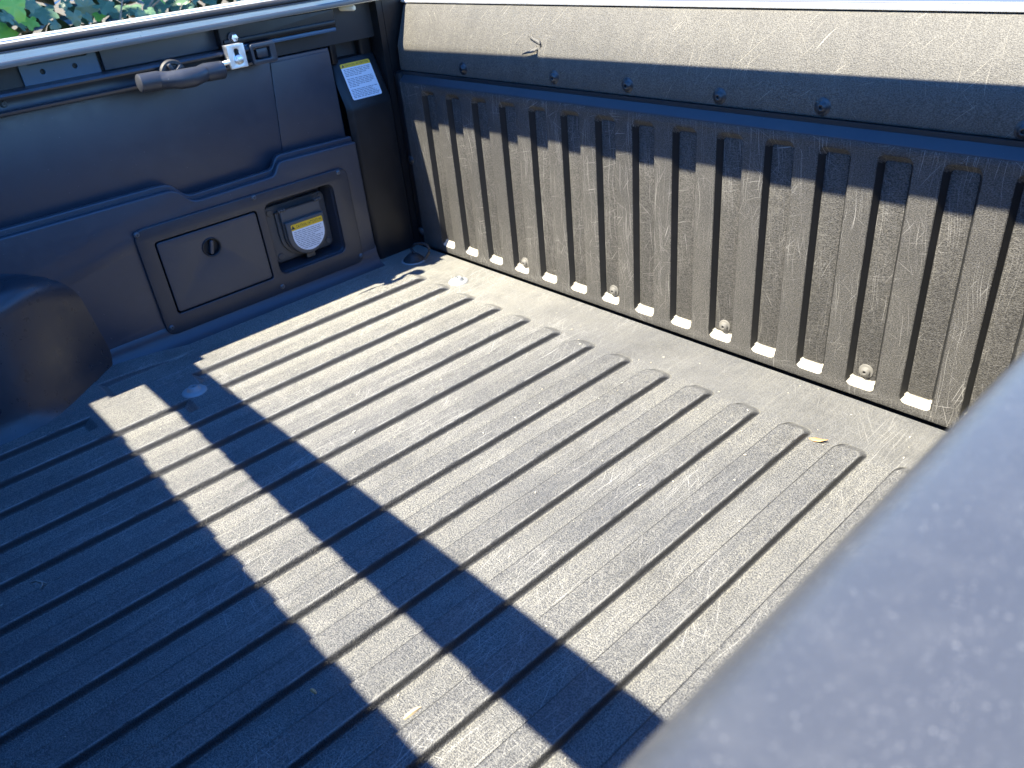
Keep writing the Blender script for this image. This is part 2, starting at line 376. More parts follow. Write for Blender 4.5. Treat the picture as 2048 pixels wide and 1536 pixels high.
# --- floor
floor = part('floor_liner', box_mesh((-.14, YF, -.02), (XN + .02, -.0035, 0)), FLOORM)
RH, RW, PITCH = .0112, .0375, .0775
def ridge_mesh(y0, y1, end0=True, end1=True, hw=RW / 2, h=RH, side=.0024, endrun=.026, rc=.0115):
    """raised rib: near-vertical rounded sides, longer ramps at the ends"""
    bm = bmesh.new(); rows = []
    prof = [(-2.0, 0.0), (-1.2, .025), (-.5, .10), (-.1, .22), (.1, .38), (.22, .56), (.38, .72), (.62, .85), (.95, .945), (1.3, .985), (1.7, 1.0)]   # run (in side units), height
    n = 7
    for run, ht in prof:
        ring = []
        ins = side * run; e = endrun * ht if run <= 1.3 else endrun + side * (run - 1.3)
        x1 = hw - ins; ya = y0 + (e if end0 else 0); yb = y1 - (e if end1 else 0)
        r = max(rc - ins * .6, .004)
        for cx, cy, a0, en in ((x1 - r, yb - r, 0, end1), (-(x1 - r), yb - r, 90, end1), (-(x1 - r), ya + r, 180, end0), (x1 - r, ya + r, 270, end0)):
            for i in range(n):
                a = math.radians(a0 + 90 * i / (n - 1)); ring.append(bm.verts.new((cx + r * math.cos(a), cy + r * math.sin(a), -.0006 + (h + .0006) * ht)))
        rows.append(ring)
    for A, B in zip(rows, rows[1:]):
        N = len(A)
        for i in range(N): bm.faces.new((A[i], A[(i + 1) % N], B[(i + 1) % N], B[i]))
    # slightly crowned top cut across for shading
    bm.faces.new(rows[-1])
    return bm_mesh(bm)
rm = ridge_mesh(YF - .8 + .8, -.1055)
rx = [1.029 - PITCH * (12 - k) for k in range(15)]
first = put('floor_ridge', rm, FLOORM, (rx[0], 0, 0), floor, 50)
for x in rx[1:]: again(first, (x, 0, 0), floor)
def plug(x0, x1, y0, y1, h, name='floor_ridge_bridge', e0=True, e1=True, run=.014, rc=.0045):
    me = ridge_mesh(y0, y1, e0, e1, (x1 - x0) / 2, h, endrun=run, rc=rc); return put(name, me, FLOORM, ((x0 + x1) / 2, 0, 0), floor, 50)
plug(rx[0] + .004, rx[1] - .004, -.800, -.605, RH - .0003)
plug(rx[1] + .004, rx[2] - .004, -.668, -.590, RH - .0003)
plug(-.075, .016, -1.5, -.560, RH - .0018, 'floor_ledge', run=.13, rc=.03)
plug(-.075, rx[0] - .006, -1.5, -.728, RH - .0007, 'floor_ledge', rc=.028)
# --- floor bolts
bprof = [(.0, .0066), (.0028, .0066), (.0029, .0090), (.0046, .0092), (.0054, .0068), (.0060, .0098), (.0078, .0092), (.0104, .0046), (.0116, .0032), (.0180, .0024), (.0196, .0016), (.0204, 0)]
bolt = put('anchor_bolt', lathe_mesh(bprof, 28), WASHM, (*fl(389, 783, RH), RH), floor, 40)
again(bolt, (*fl(917, 563, 0), 0.0), floor)

# --- far side wall: lower liner with stepped ledge, upper wall behind it
cut = [wl(258, 462), wl(690, 334), wl(727, 524), wl(338, 668)]
yl = (cut[0][0] + cut[3][0]) / 2; yr = (cut[1][0] + cut[2][0]) / 2; zt = (cut[0][1] + cut[1][1]) / 2; zb = (cut[2][1] + cut[3][1]) / 2
def avg(a, b): return (a + b) / 2
d = [wl(308, 490), wl(505, 422), wl(545, 552), wl(360, 623)]
dl, dr, dt, db = avg(d[0][0], d[3][0]), avg(d[1][0], d[2][0]), avg(d[0][1], d[1][1]), avg(d[2][1], d[3][1])
r_ = [wl(525, 408), wl(655, 368), wl(697, 500), wl(560, 548)]
ol, orr, ot, ob = avg(r_[0][0], r_[3][0]), avg(r_[1][0], r_[2][0]), avg(r_[0][1], r_[1][1]), avg(r_[2][1], r_[3][1])
LZ = .2665; LN = .2405; YP = -.121
a1, a2, b1, b2 = wl(350, 380)[0], wl(388, 405)[0], wl(550, 352)[0], wl(556, 325)[0]
def ledge(dz, sh=0.0):
    return [(YF, -.03), (YP, -.03), (YP, LZ - .004 + dz), (b2 + sh, LZ + dz), (b1 + sh, LN + .003 + dz), (a2 - sh, LN + dz), (a1 - sh, LZ + .004 + dz), (YF, LZ + .006 + dz)]
holes = [rr(dl - .004, db - .004, dr + .004, dt + .004, .006), rr(ol + .002, ob + .002, orr - .002, ot - .002, .012)]
side = part('side_liner', plate_mesh([round_poly(ledge(0), [0, 0, .004, .012, .010, .012, .016, 0])] + holes, .03, .0035, 3, XW - .03, WALL), WALLM)
part('ledge_step', plate_mesh([round_poly(ledge(.0095, .004), [0, 0, .004, .012, .010, .012, .016, 0])] + [rr(dl - .01, db - .01, orr + .01, ot + .01, .006)], .012, .003, 3, XW - .0245, WALL), WALLM, side)
up = [(YF, .2), (YP, .2), (YP, .4375), (YF, .4430)]
part('upper_wall', plate_mesh([up], .05, .003, 2, XW - .085, WALL), WALLM, side)
# raised field beside the pillar
yc = wl(545, 140, -.035)[0] + .02
part('raised_field', plate_mesh([[(yc - .02, LZ - .02), (YP - .001, LZ - .02), (YP - .001, .432), (yc, .432)]], .0032, .0014, 3, XW - .0362, WALL), WALLM, side)
# concave foot of the wall
fo = [(XW - .02, .05), (XW - .0006, .040), (XW + .0015, .024), (XW + .006, .012), (XW + .014, .004), (XW + .026, -.0004), (XW - .02, -.001)]
part('wall_foot', fix_normals(extrude_profile(fo, YF, YP, True)), WALLM, side, 60)
part('outer_side_skin', box_mesh((-.20, YF - .05, -.35), (-.165, .06, .515), .01), PAINT, side)

# --- wheel arch: swelling box with rounded shoulders
def arch_mesh():
    bm = bmesh.new(); nu, nv = 46, 26; rows = []
    y0, y1, xo, zt_ = -.640, -1.62, .084, .212
    for i in range(nu + 1):
        t = i / nu; y = y0 + (y1 - y0) * t
        dd = min(y0 - y, y - y1)
        def sm(a): a = max(0, min(1, a)); return a * a * (3 - 2 * a)
        k = sm(dd / .24) ** .85; kz = sm((dd + .10) / .26)
        depth = (xo - (-.068)) * k; H = .06 + (zt_ - .06) * kz
        row = []
        for j in range(nv + 1):
            s = j / nv                      # 0 at floor, up the face, over the shoulder, back to the wall
            if s < .5:
                q = s / .5; x = depth * (1 - .30 * q); z = -.003 + (H - .035) * q
                if q < .22: x += .020 * (1 - q / .22) ** 2 * k
            elif s < .75:
                a = (s - .5) / .25 * math.pi / 2; rr_ = .045
                x = depth * .70 - min(rr_, depth * .40) * (1 - math.cos(a)); z = H - .038 + .038 * math.sin(a)
            else:
                q = (s - .75) / .25; xs = depth * .70 - min(.045, depth * .40)
                x = xs * (1 - q) - .004 * q; z = H + .034 * q ** 1.5
            row.append(bm.verts.new((-.068 + max(x, -.03), y, z)))
        rows.append(row)
    for A, B in zip(rows, rows[1:]):
        for j in range(nv): bm.faces.new((A[j], A[j + 1], B[j + 1], B[j]))
    return bm_mesh(bm)
part('wheel_arch', arch_mesh(), ARCHM, None, 80)

# --- storage panel with door, knob and screws
PX = XW - .0005
panel = part('storage_panel', plate_mesh([rr(yl, zb, yr, zt, .018), rr(dl - .0028, db - .0028, dr + .0028, dt + .0028, .006), rr(ol, ob, orr, ot, .014)], .0058, .0018, 3, PX, WALL), PANELM)
ky, kz_ = wl(421, 493)
part('storage_door', plate_mesh([rr(dl, db, dr, dt, .0055), [(ky + .0158 * math.cos(a), kz_ + .0158 * math.sin(a)) for a in [2 * math.pi * i / 28 for i in range(28)]]], .012, .0014, 3, PX - .0065, WALL), DOORM, panel)
part('storage_cavity', box_mesh((XW - .06, dl - .01, db - .01), (XW - .0315, dr + .01, dt + .01)), DARKM, panel)
kx = PX + .0055
kn = lathe_mesh([(.0180, -.0003), (.0178, .0016), (.0168, .0022), (.0152, .0012), (.0142, -.0075), (0, -.0078)], 30, WALL)
put('door_knob', kn, DARKM, (kx, ky, kz_), panel)
kb = plate_mesh([rr(-.0032, -.0128, .0032, .0128, .0025)], .0100, .0014, 2, -.0078, WALL); kb.transform(Matrix.Rotation(math.radians(-14), 4, 'X'))
put('knob_grip', kb, DOORM, (kx, ky, kz_), panel)
sprof = [(0, .0012), (.0016, .0012), (.0017, .0030), (.0026, .0031), (.0042, .0021), (.0050, .0006), (.0051, 0)]
sm = lathe_mesh(sprof, 16, WALL); s0 = None
for p in ((273, 470), (507, 395), (676, 345), (722, 511), (565, 573), (343, 655)):
    y, z = wl(*p, x=PX + .0055); loc = (PX + .0055, y, z)
    if s0 is None: s0 = put('screw', sm, PSCREW, loc, panel)
    else: again(s0, loc, panel)

# --- power outlet in its recess
DEP = .040; XB = XW - DEP
def recess_mesh():
    o1 = rr(ol + .0005, ob + .0005, orr - .0005, ot - .0005, .0135); o2 = rr(ol + .006, ob + .006, orr - .009, ot - .006, .010)
    n = len(o1); v = [(PX + .002, p[0], p[1]) for p in o1] + [(XB, p[0], p[1]) for p in o2]
    f = [(i, (i + 1) % n, n + (i + 1) % n, n + i) for i in range(n)] + [tuple(range(n, 2 * n))]
    return pydata(v, f)
outlet = part('power_outlet', recess_mesh(), PANELM, None, 40)
XP = XB + .004
q = [wl(529, 418, XP + .01), wl(648, 380, XP + .01), wl(668, 490, XP + .01), wl(556, 527, XP + .01)]
pl_, pr_, pt_, pb_ = avg(q[0][0], q[3][0]), avg(q[1][0], q[2][0]), avg(q[0][1], q[1][1]), avg(q[2][1], q[3][1])
part('outlet_base', plate_mesh([rr(pl_, pb_, pr_, pt_, .010)], .010, .002, 3, XB + .0005, WALL), OUTM, outlet)
XO = XB + .0105
cyo = (pl_ + pr_) / 2 + .001; wu = pr_ - pl_; hv = pt_ - pb_
hwl = wu * .335; ztop = pt_ - hv * .085; rad = hwl; zc = pb_ + hv * .445
def ushape(hw, top, zc_, ry):
    pts = [(cyo - hw, top), (cyo - hw, zc_)]
    for i in range(1, 16):
        a = math.pi + math.pi * i / 16; pts.append((cyo + hw * math.cos(a), zc_ + ry * math.sin(a)))
    return pts + [(cyo + hw, zc_), (cyo + hw, top)]
part('outlet_collar', plate_mesh([ushape(hwl + .006, ztop - .004, zc, rad + .004)], .008, .0015, 2, XO - .001, WALL), OUTM, outlet)
lid = part('outlet_lid', plate_mesh([ushape(hwl, ztop, zc, rad)], .010, .002, 3, XO + .008, WALL), OUTM, outlet)
zl1 = ztop - hv * .20
part('lid_cover', plate_mesh([ushape(hwl * .97, zl1, zc, rad * .97)], .011, .0035, 3, XO + .0165, WALL), OUTM, outlet)
part('lid_tab', box_mesh((XO + .008, cyo + .002 - .0095, pb_ - .004), (XO + .016, cyo + .002 + .0095, pb_ + hv * .12), .0015), OUTM, outlet)
for sgn in (-1, 1):
    for k in range(3):
        yy = cyo + sgn * (hwl - .004) + sgn * (k - 1) * .0055 * -1
        part('hinge_knuckle', tube_mesh([(XO + .017, yy - .0022, ztop + .001), (XO + .017, yy + .0022, ztop + .001)], .0036, 10), OUTM, outlet)
part('hinge_pin', tube_mesh([(XO + .017, cyo - hwl - .004, ztop + .001), (XO + .017, cyo + hwl + .004, ztop + .001)], .0016, 8), SCREWM, outlet)
fm = lathe_mesh([(0, .002), (.0058, .002), (.0068, .0008), (.0068, 0)], 16, WALL); f0 = None
for yy, zz in ((pl_ + .009, pt_ - .012), (pr_ - .009, pt_ - .010), (pl_ + .011, pb_ + .012), (pr_ - .011, pb_ + .011)):
    loc = (XO, yy, zz)
    if f0 is None: f0 = put('outlet_screw', fm, OUTM, loc, outlet)
    else: again(f0, loc, outlet)

def label_mesh(outline, band_z, text_rows, head, u0, u1, size, bend=None):
    """printed sticker in (u,v): white sheet, yellow heading band, ink lines; one mesh, materials white/yellow/ink/grey"""
    V = []; F = []; MI = []
    def add(poly, w, mi):
        b = len(V); V.extend([(p[0], p[1], w) for p in poly]); F.append(tuple(range(b, b + len(poly)))); MI.append(mi)
    def clip(poly, above):
        out = []
        for i in range(len(poly)):
            a, b = poly[i - 1], poly[i]; ia, ib = (a[1] >= band_z) == above, (b[1] >= band_z) == above
            if ia != ib: t = (band_z - a[1]) / (b[1] - a[1]); out.append((a[0] + t * (b[0] - a[0]), band_z))
            if ib: out.append(b)
        return out
    add(clip(outline, False), 0, 0); add(clip(outline, True), 0, 1)
    for (ua, va, ub, vb, mi) in text_rows: add([(ua, va), (ub, va), (ub, vb), (ua, vb)], .00012, mi)
    # heading words
    fc = bpy.data.curves.new('t', 'FONT'); fc.body = head; fc.size = size; fc.resolution_u = 1
    t = bpy.data.objects.new('t', fc); COL.objects.link(t); dg = bpy.context.evaluated_depsgraph_get(); dg.update()
    tm = bpy.data.meshes.new_from_object(t.evaluated_get(dg)); bpy.data.objects.remove(t); bpy.data.curves.remove(fc)
    xs = [v.co.x for v in tm.vertices]; ys = [v.co.y for v in tm.vertices]
    top = max(p[1] for p in outline); sc = (u1 - u0) / (max(xs) - min(xs)); sv = (top - band_z) * .52 / (max(ys) - min(ys))
    b = len(V)
    for v in tm.vertices: V.append((u0 + (v.co.x - min(xs)) * sc, band_z + (top - band_z) * .24 + (v.co.y - min(ys)) * sv, .00014))
    for p in tm.polygons: F.append(tuple(b + i for i in p.vertices)); MI.append(2)
    bpy.data.meshes.remove(tm)
    # warning triangle
    hgt = (top - band_z); cu_ = u0 - hgt * .55
    add([(cu_ - hgt * .36, band_z + hgt * .22), (cu_ + hgt * .36, band_z + hgt * .22), (cu_, band_z + hgt * .84)], .00014, 2)
    if bend: V = [bend(v) for v in V]
    me = pydata(V, F)
    for m in (WHITEL, YELL, INK, INKG): me.materials.append(m)
    for p, i in zip(me.polygons, MI): p.material_index = i
    return me
def text_lines(u0, u1, z_top, z_bot, n, fill, mi=3, limit=None, thick=.45, gaps=()):
    rows = []; dv = (z_top - z_bot) / n; rnd = random.Random(3)
    for i in range(n):
        if i in gaps: continue
        v = z_top - dv * (i + .5); ua, ub = (limit(v) if limit else (u0, u1)); u = ua; end = ua + (ub - ua) * fill[i % len(fill)]
        while u < end:
            w = rnd.uniform(.06, .17) * (u1 - u0); e = min(u + w, end); rows.append((u, v - dv * thick / 2, e, v + dv * thick / 2, mi)); u = e + .022 * (u1 - u0)
    return rows
lw = hwl * .80; lt = zl1 - hv * .055; lr = rad * .80
lo = [(cyo + .002 + p[0] - cyo, p[1]) for p in ushape(lw, lt, zc, lr)]
lo = round_poly(lo, [.003] + [0] * (len(lo) - 2) + [.003])
bz = lt - hv * .105
def lim(v):
    h = lw * .9 if v > zc else lw * .9 * math.sqrt(max(.05, 1 - ((zc - v) / (lr * .97)) ** 2)); return (cyo + .002 - h, cyo + .002 + h)
lm = label_mesh(lo, bz, text_lines(cyo - lw, cyo + lw, bz - hv * .02, zc - lr * .86, 11, (.97, .92, 1, .9, .7, .98, 1, .93), 3, lim, .34), 'CAUTION / ATTENTION', cyo + .002 - lw * .70, cyo + .002 + lw * .92, .01)
lm.transform(WALL @ Matrix.Translation((0, 0, XO + .0278)))
part('caution_label', lm, None, outlet, None, label='small rounded caution sticker with yellow band')

# --- corner pillar beside the tailgate, with label on its sloping shoulder
PXF = -.056; GX0_ = -.036
def pillar_mesh():
    yA, yB = -.104, -.0105
    prof = [(PXF, -.02), (PXF, .315), (PXF - .001, .325), (PXF - .036, .405), (PXF - .040, .410), (PXF - .058, .4125), (PXF - .060, .43), (PXF - .060, .52)]
    sec = [(-.010, yA - .012), (-.003, yA - .004), (0, yA + .002), (0, yB - .004), (-.003, yB), (-.012, yB + .001)]
    V = []; F = []; n = len(sec)
    for x, z in prof:
        for dx, y in sec: V.append((x + dx, y, z))
    for i in range(len(prof) - 1):
        for j in range(n - 1): F.append((i * n + j, i * n + j + 1, (i + 1) * n + j + 1, (i + 1) * n + j))
    return fix_normals(pydata(V, F))
pillar = part('corner_pillar', pillar_mesh(), PILM, None, 30)
part('pillar_core', box_mesh((-.16, -.118, -.02), (PXF - .062, .0, .52)), PILM, pillar)
part('pillar_flange', box_mesh((PXF - .06, -.114, .405), (PXF - .030, -.100, .512), .003), PILM, pillar)
part('pillar_return', box_mesh((-.16, -.0098, -.02), (PXF - .004, .0035, .515)), PILM, pillar)
part('pillar_return', box_mesh((-.163, .0037, -.02), (GX0_ - .023, .06, .515)), PILM, pillar)
part('pillar_flange', box_mesh((PXF - .06, -.040, .405), (PXF - .040, -.012, .512), .006, 3), PILM, pillar)
put('pillar_rivet', lathe_mesh([(0, .003), (.002, .003), (.0045, .001), (.005, 0)], 12, WALL), PILM, (PXF - .0595, -.072, .452), pillar)
sl_dir = Vector((-.035, 0, .080)).normalized()
lu0, lu1 = -.0985, -.0285; LH = .0715
def lab_bend(v):
    # v: (u=y, v=0..LH up the slope, w)
    nrm = Vector((sl_dir.z, 0, -sl_dir.x))
    p = Vector((PXF - .001, 0, .325)) + sl_dir * (v[1] + .0115) + nrm * (v[2] + .0009)
    return (p.x, v[0], p.z)
out2 = rr(lu0, 0, lu1, LH, .004, 4); bz2 = LH - .0085
rows2 = text_lines(lu0 + .004, lu1 - .004, bz2 - .002, .003, 19, (1, .98, .96, .8, .6, 1, .95, .98, 1, .97, .85, .35, 1, 1, .8, .86, .93, 1, .96), 3, None, .42, (5, 12))
lm2 = label_mesh(out2, bz2, rows2, 'CAUTION / ATTENTION', lu0 + .011, lu1 - .005, .01, lab_bend)
part('warning_label', lm2, None, pillar, None, label='white warning sticker with yellow heading band')

# --- deck rail (cargo channel) and what lies above it
def yz(px, py, x): return wl(px, py, x)
RX = -.050
rail_prof = [(-.085, .436), (RX + .004, .4385), (RX + .008, .4410), (RX + .0085, .4445), (RX + .005, .4455), (RX - .004, .4450), (RX - .016, .4435), (RX - .018, .4470), (RX - .018, .4600), (RX - .016, .4635), (RX - .004, .4635), (RX + .006, .4630), (RX + .008, .4660), (RX + .006, .4695), (RX - .006, .4705), (-.085, .4705)]
drail = part('deck_rail', fix_normals(extrude_profile(rail_prof, -1.6, wl(541, 100, RX)[0] - .0, True)), PANELM, None, 50)
# end stop of the channel
ye0, ye1 = wl(497, 110, RX)[0], wl(545, 95, RX)[0]
part('rail_end_stop', plate_mesh([rr(ye0, .4385, ye1, .4735, .005), rr(ye0 + .006, .447, ye1 - .012, .4655, .002)], .014, .002, 2, RX - .001, WALL), PANELM, drail)
part('rail_end_plug', box_mesh((RX - .014, ye0 + .012, .4485), (RX + .009, ye1 - .014, .4645), .0025), PANELM, drail)
put('rail_screw', sm.copy(), SCREWM, (RX - .0175, wl(8, 211, RX - .018)[0], .4535), drail)
back = part('rail_backing', box_mesh((-.155, YF, .440), (-.084, -.0, .522)), DARKM)
# blue-black mounting plate with two holes
p_ = [wl(38, 143, -.079), wl(195, 107, -.079), wl(203, 152, -.079), wl(54, 180, -.079)]
u0, u1, v0, v1 = avg(p_[0][0], p_[3][0]), avg(p_[1][0], p_[2][0]), .4700, .4985
hA, hB = wl(87, 149, -.079)[0], wl(151, 136, -.079)[0]
def circ(cu_, cv, r, n=16): return [(cu_ + r * math.cos(2 * math.pi * i / n), cv + r * math.sin(2 * math.pi * i / n)) for i in range(n)]
pm = round_poly([(u0, v0), (u1, v0), (u1, v1 + .006), (u1 - .012, v1 + .006), (u1 - .014, v1), (u0 + .014, v1), (u0 + .012, v1 + .003), (u0, v1 + .003)], .001)
plate = part('mounting_plate', plate_mesh([pm, circ(hA, .4860, .0038), circ(hB, .4860, .0038)], .005, .0008, 2, -.0835, WALL), BLUEP, None, None)
y2, y3 = wl(203, 120, -.074)[0], wl(432, 80, -.074)[0]
part('rail_trim_panel', plate_mesh([rr(y2, .4712, y3, .5045, .002)], .012, .0015, 2, -.0835, WALL), PANELM)
y4, y5 = wl(437, 80, -.060)[0], wl(668, 45, -.060)[0]
trim = part('rail_trim_block', plate_mesh([round_poly([(y4, .4745), (y5, .4715), (y5, .506), (y4, .508)], .004)], .030, .003, 3, -.0835, WALL), PILM)
part('trim_lip', box_mesh((-.056, y4 + .004, .4765), (-.0485, y5 - .004, .4860), .002), PILM, trim)
part('trim_lip', box_mesh((-.060, y4 + .028, .4665), (-.0525, y5 - .002, .4735), .002), BLUEP, trim)
# inner top wall under the cap right of the trim
part('corner_gusset', box_mesh((-.150, y5 + .002, .430), (-.100, YP + .002, .512), .004), PILM)
py, pz = wl(706, 16, -.056)
part('ivory_peg', tube_mesh([(-.088, py - .010, pz + .001), (-.058, py + .002, pz), (-.0555, py + .003, pz)], [.0056, .0056, .0040], 14), PEGM)

# --- side rail cap: weathered aluminium rail, rubber seal, painted top
def rail(pts, rise=0.0): return fix_normals(extrude_profile(pts, YF, .058, True, rise))
srail = part('side_rail', rail([(-.085, .5060), (-.0500, .5060), (-.0485, .5075), (-.0485, .5095), (-.0515, .5105), (-.0520, .5210), (-.0535, .5222), (-.085, .5222)]), OLDRAIL, None, 40)
part('rail_lip', rail([(-.0484, .4950), (-.0470, .4940), (-.0460, .4955), (-.0460, .5010), (-.0470, .5030), (-.0484, .5030)], .012 * 1.2), DARKG, srail, 40)
part('rubber_seal', rail([(-.0595 + .0068 * math.cos(a), .5285 + .0056 * math.sin(a)) for a in [2 * math.pi * i / 14 for i in range(14)]]), RUBBER, srail, 60)
part('seal_base', rail([(-.0575, .5222), (-.0508, .5223), (-.0512, .5242), (-.0575, .5246)]), CLEATM, srail, 60)
part('bed_rail_top', rail([(-.205, .515), (-.205, .524), (-.19, .5310), (-.165, .5332), (-.071, .5336), (-.068, .531), (-.068, .515)]), PAINT, None, 40)

# --- tailgate
GX0, GX1 = -.036, 1.298
gx = [.0545 + .0768 * k for k in range(16)]
GW, GZ0, GZ1, GD = .0435, .0165, .3435, .0105
def gout(x): return rr(x - GW / 2, GZ0, x + GW / 2, GZ1, .010, 5)
gate = part('tailgate', plate_mesh([[(GX0, .0035), (GX1, .0035), (GX1, .3545), (GX0, .3545)]] + [gout(x) for x in gx], .012, .0012, 2, -.012, GATE), GATEM, None, 30)
def groove_mesh():
    bm = bmesh.new(); rows = []
    for t, d_ in ((0.0, -.0008), (.06, .0006), (.16, .0022), (.55, .0068), (.86, .0112), (1.0, GD)):
        l = .0060 * t; u0_, u1_ = -GW / 2 + l, GW / 2 - l; v0_, v1_ = GZ0 + .0125 * t, GZ1 - .0115 * t
        rows.append([bm.verts.new((p[0], max(d_, 0) if d_ > 0 else .0006, p[1])) for p in rr(u0_, v0_, u1_, v1_, max(.010 - .006 * t, .003), 5)])
    for a, A in enumerate(rows[:-1]):
        B = rows[a + 1]; N = len(A)
        for i in range(N):
            f = bm.faces.new((A[i], A[(i + 1) % N], B[(i + 1) % N], B[i]))
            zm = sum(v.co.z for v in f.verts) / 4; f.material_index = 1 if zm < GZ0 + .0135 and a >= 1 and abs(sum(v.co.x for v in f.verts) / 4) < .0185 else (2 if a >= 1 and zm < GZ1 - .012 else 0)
    bm.faces.new(rows[-1])
    return bm_mesh(bm)
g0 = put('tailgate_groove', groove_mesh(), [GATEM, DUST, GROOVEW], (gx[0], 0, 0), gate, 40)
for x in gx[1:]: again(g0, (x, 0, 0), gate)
# chamfer (ledge) above the grooves, upper liner, top cap
def xsweep(pts, x0, x1):
    n = len(pts); return fix_normals(pydata([(x0, y, z) for y, z in pts] + [(x1, y, z) for y, z in pts], [(i, (i + 1) % n, n + (i + 1) % n, n + i) for i in range(n)] + [tuple(range(n)), tuple(range(n, 2 * n))]))
part('tailgate_ledge', xsweep([(.0005, .350), (.0005, .3555), (.002, .3580), (.0205, .3715), (.030, .3725), (.030, .350)], GX0 + .001, GX1 - .001), LEDGEM, gate, 25)
upl = part('upper_liner', xsweep([(.0175, .3735), (.0165, .3765), (.0180, .4190), (.0200, .4260), (.0460, .4880), (.0500, .4925), (.060, .4935), (.060, .3735)], GX0 - .012, GX1 + .01), UPPERM, gate, 22)
part('top_cap', xsweep([(.0562, .4945), (.0562, .4980), (.0575, .5000), (.0600, .5010), (.0620, .4990), (.066, .4990), (.068, .5015), (.085, .503), (.090, .5005), (.094, .5035), (.125, .503), (.130, .49), (.130, .4945)], GX0 - .02, GX1 + .02), CAPM, gate, 25)
part('cap_lip', xsweep([(.0478, .4946), (.0470, .4972), (.0482, .4990), (.0510, .5003), (.0560, .5006), (.0560, .4946)], GX0 - .02, GX1 + .02), PAINT, gate, 25)
part('tailgate_core', box_mesh((GX0 - .02, .0135, -.02), (GX1 + .02, .128, .3725)), DARKM, gate)
part('tailgate_skin', box_mesh((GX0 - .06, .061, -.05), (GX1 + .06, .135, .4935), .006), PAINT, gate)
part('floor_gap_filler', box_mesh((GX0 - .02, -.02, -.05), (GX1 + .02, .02, -.022)), DARKM, gate)
usc = lathe_mesh([(0, .0035), (.0022, .0030), (.0024, .0055), (.0036, .0058), (.0060, .0046), (.0074, .0022), (.0082, .0016), (.0106, .0010), (.0116, 0)], 24, GATE); u_ = None
for p in ((776, 121), (926, 138), (1108, 155), (1255, 171), (1439, 193), (1645, 214), (2050, 262)):
    P = pix(*p, 1, .0168); loc = (P.x, .0172, P.z)
    if u_ is None: u_ = put('liner_screw', usc, SCREWM, loc, gate)
    else: again(u_, loc, gate)
lsc = lathe_mesh([(0, .0030), (.0020, .0030), (.0022, .0062), (.0035, .0065), (.0062, .0050), (.0074, .0022), (.0100, .0014), (.0106, 0)], 20, GATE); l_ = None
for p in ((1048, 525), (1231, 583), (1459, 656), (1750, 749)):
    P = pix(*p, 1, .009); xg = min(gx, key=lambda q_: abs(q_ - P.x)); loc = (xg + .002, GD, P.z)
    if l_ is None: l_ = put('groove_screw', lsc, DUSTYSCREW, loc, gate)
    else: again(l_, loc, gate)
again(l_, (gx[3] + .002 + .0768 * 12, GD, l_.location.z), gate)
# hinge-side hardware on the tailgate edge in the shade
esc = lathe_mesh([(0, .004), (.004, .004), (.0065, .0025), (.009, .001), (.0095, 0)], 16, GATE)
e_ = put('edge_screw', esc, SCREWM, (pix(821, 320, 1, 0).x + .002, .0002, pix(821, 320, 1, 0).z), gate)
again(e_, (pix(841, 462, 1, 0).x + .002, .0002, pix(841, 462, 1, 0).z), gate)
part('tailgate_side_edge', box_mesh((GX0 - .022, .004, .003), (GX0 - .0008, .06, .371), .003), PILM, gate)

# peeled sliver of liner film hanging on the upper liner
pk = [(1057, 68), (1066, 76), (1078, 83), (1083, 86), (1078, 95), (1068, 101), (1046, 108)]
pts = []
for p in pk:
    yy = .032 if p[1] < 98 else .020
    P = pix(*p, 1, yy - .006); pts.append(Vector(P))
V = []; F = []
for i, P in enumerate(pts):
    w = (.0022, .0030, .0034, .0042, .0034, .0026, .0006)[i]; V += [P + Vector((-w * .6, 0, w)), P + Vector((w * .6, -.003, -w))]
F = [(2 * i, 2 * i + 1, 2 * i + 3, 2 * i + 2) for i in range(len(pts) - 1)]
me = pydata(V, F); o = part('peeled_film', me, UPPERM, gate, 60); md = o.modifiers.new('t', 'SOLIDIFY'); md.thickness = .0007

# --- near side: bed rail cap close to the camera, its wall, the front bulkhead
nr = [(XN, .40), (XN, .478), (XN + .0015, .4865), (XN + .006, .4930), (XN + .013, .4965), (XN + .03, .4978), (XN + .150, .4990), (XN + .160, .492), (XN + .160, .40)]
part('bed_rail_cap', fix_normals(extrude_profile(nr, YF, .06, True)), NEARM, None, 50)
part('side_wall', box_mesh((XN + .035, YF, -.35), (XN + .15, .06, .399)), WALLM)
part('front_bulkhead', box_mesh((-.16, YF - .05, -.05), (XN + .15, YF, .52)), WALLM)

# ------------------------------------------------------------------ cab behind the front of the bed (outside the picture)
CAB = empty('truck_cab', (.63, -2.4, -.35), label='pickup truck cab with rear window rising at the front of the bed', category='truck cab')
def kpart(name, me, m): me.transform(Matrix.Translation((-.63, 2.4, .35))); return obj(name, me, m, CAB, 35)
cabprof = [(-3.6, -.35), (-1.84, -.35), (-1.84, .50), (-1.93, .98), (-2.02, 1.04), (-3.1, 1.05), (-3.6, .55)]
n_ = len(cabprof); kpart('body', fix_normals(pydata([(-.20, y, z) for y, z in cabprof] + [(1.46, y, z) for y, z in cabprof], [(i, (i + 1) % n_, n_ + (i + 1) % n_, n_ + i) for i in range(n_)] + [tuple(range(n_)), tuple(range(n_, 2 * n_))])), TUBEM)
kpart('rear_window', fix_normals(pydata([(-.02, -1.848, .56), (1.28, -1.848, .56), (1.20, -1.905, .90), (.06, -1.905, .90), (-.02, -1.87, .56), (1.28, -1.87, .56), (1.20, -1.93, .90), (.06, -1.93, .90)], [(0, 1, 2, 3), (4, 5, 6, 7), (0, 1, 5, 4), (1, 2, 6, 5), (2, 3, 7, 6), (3, 0, 4, 7)])), DARKM)

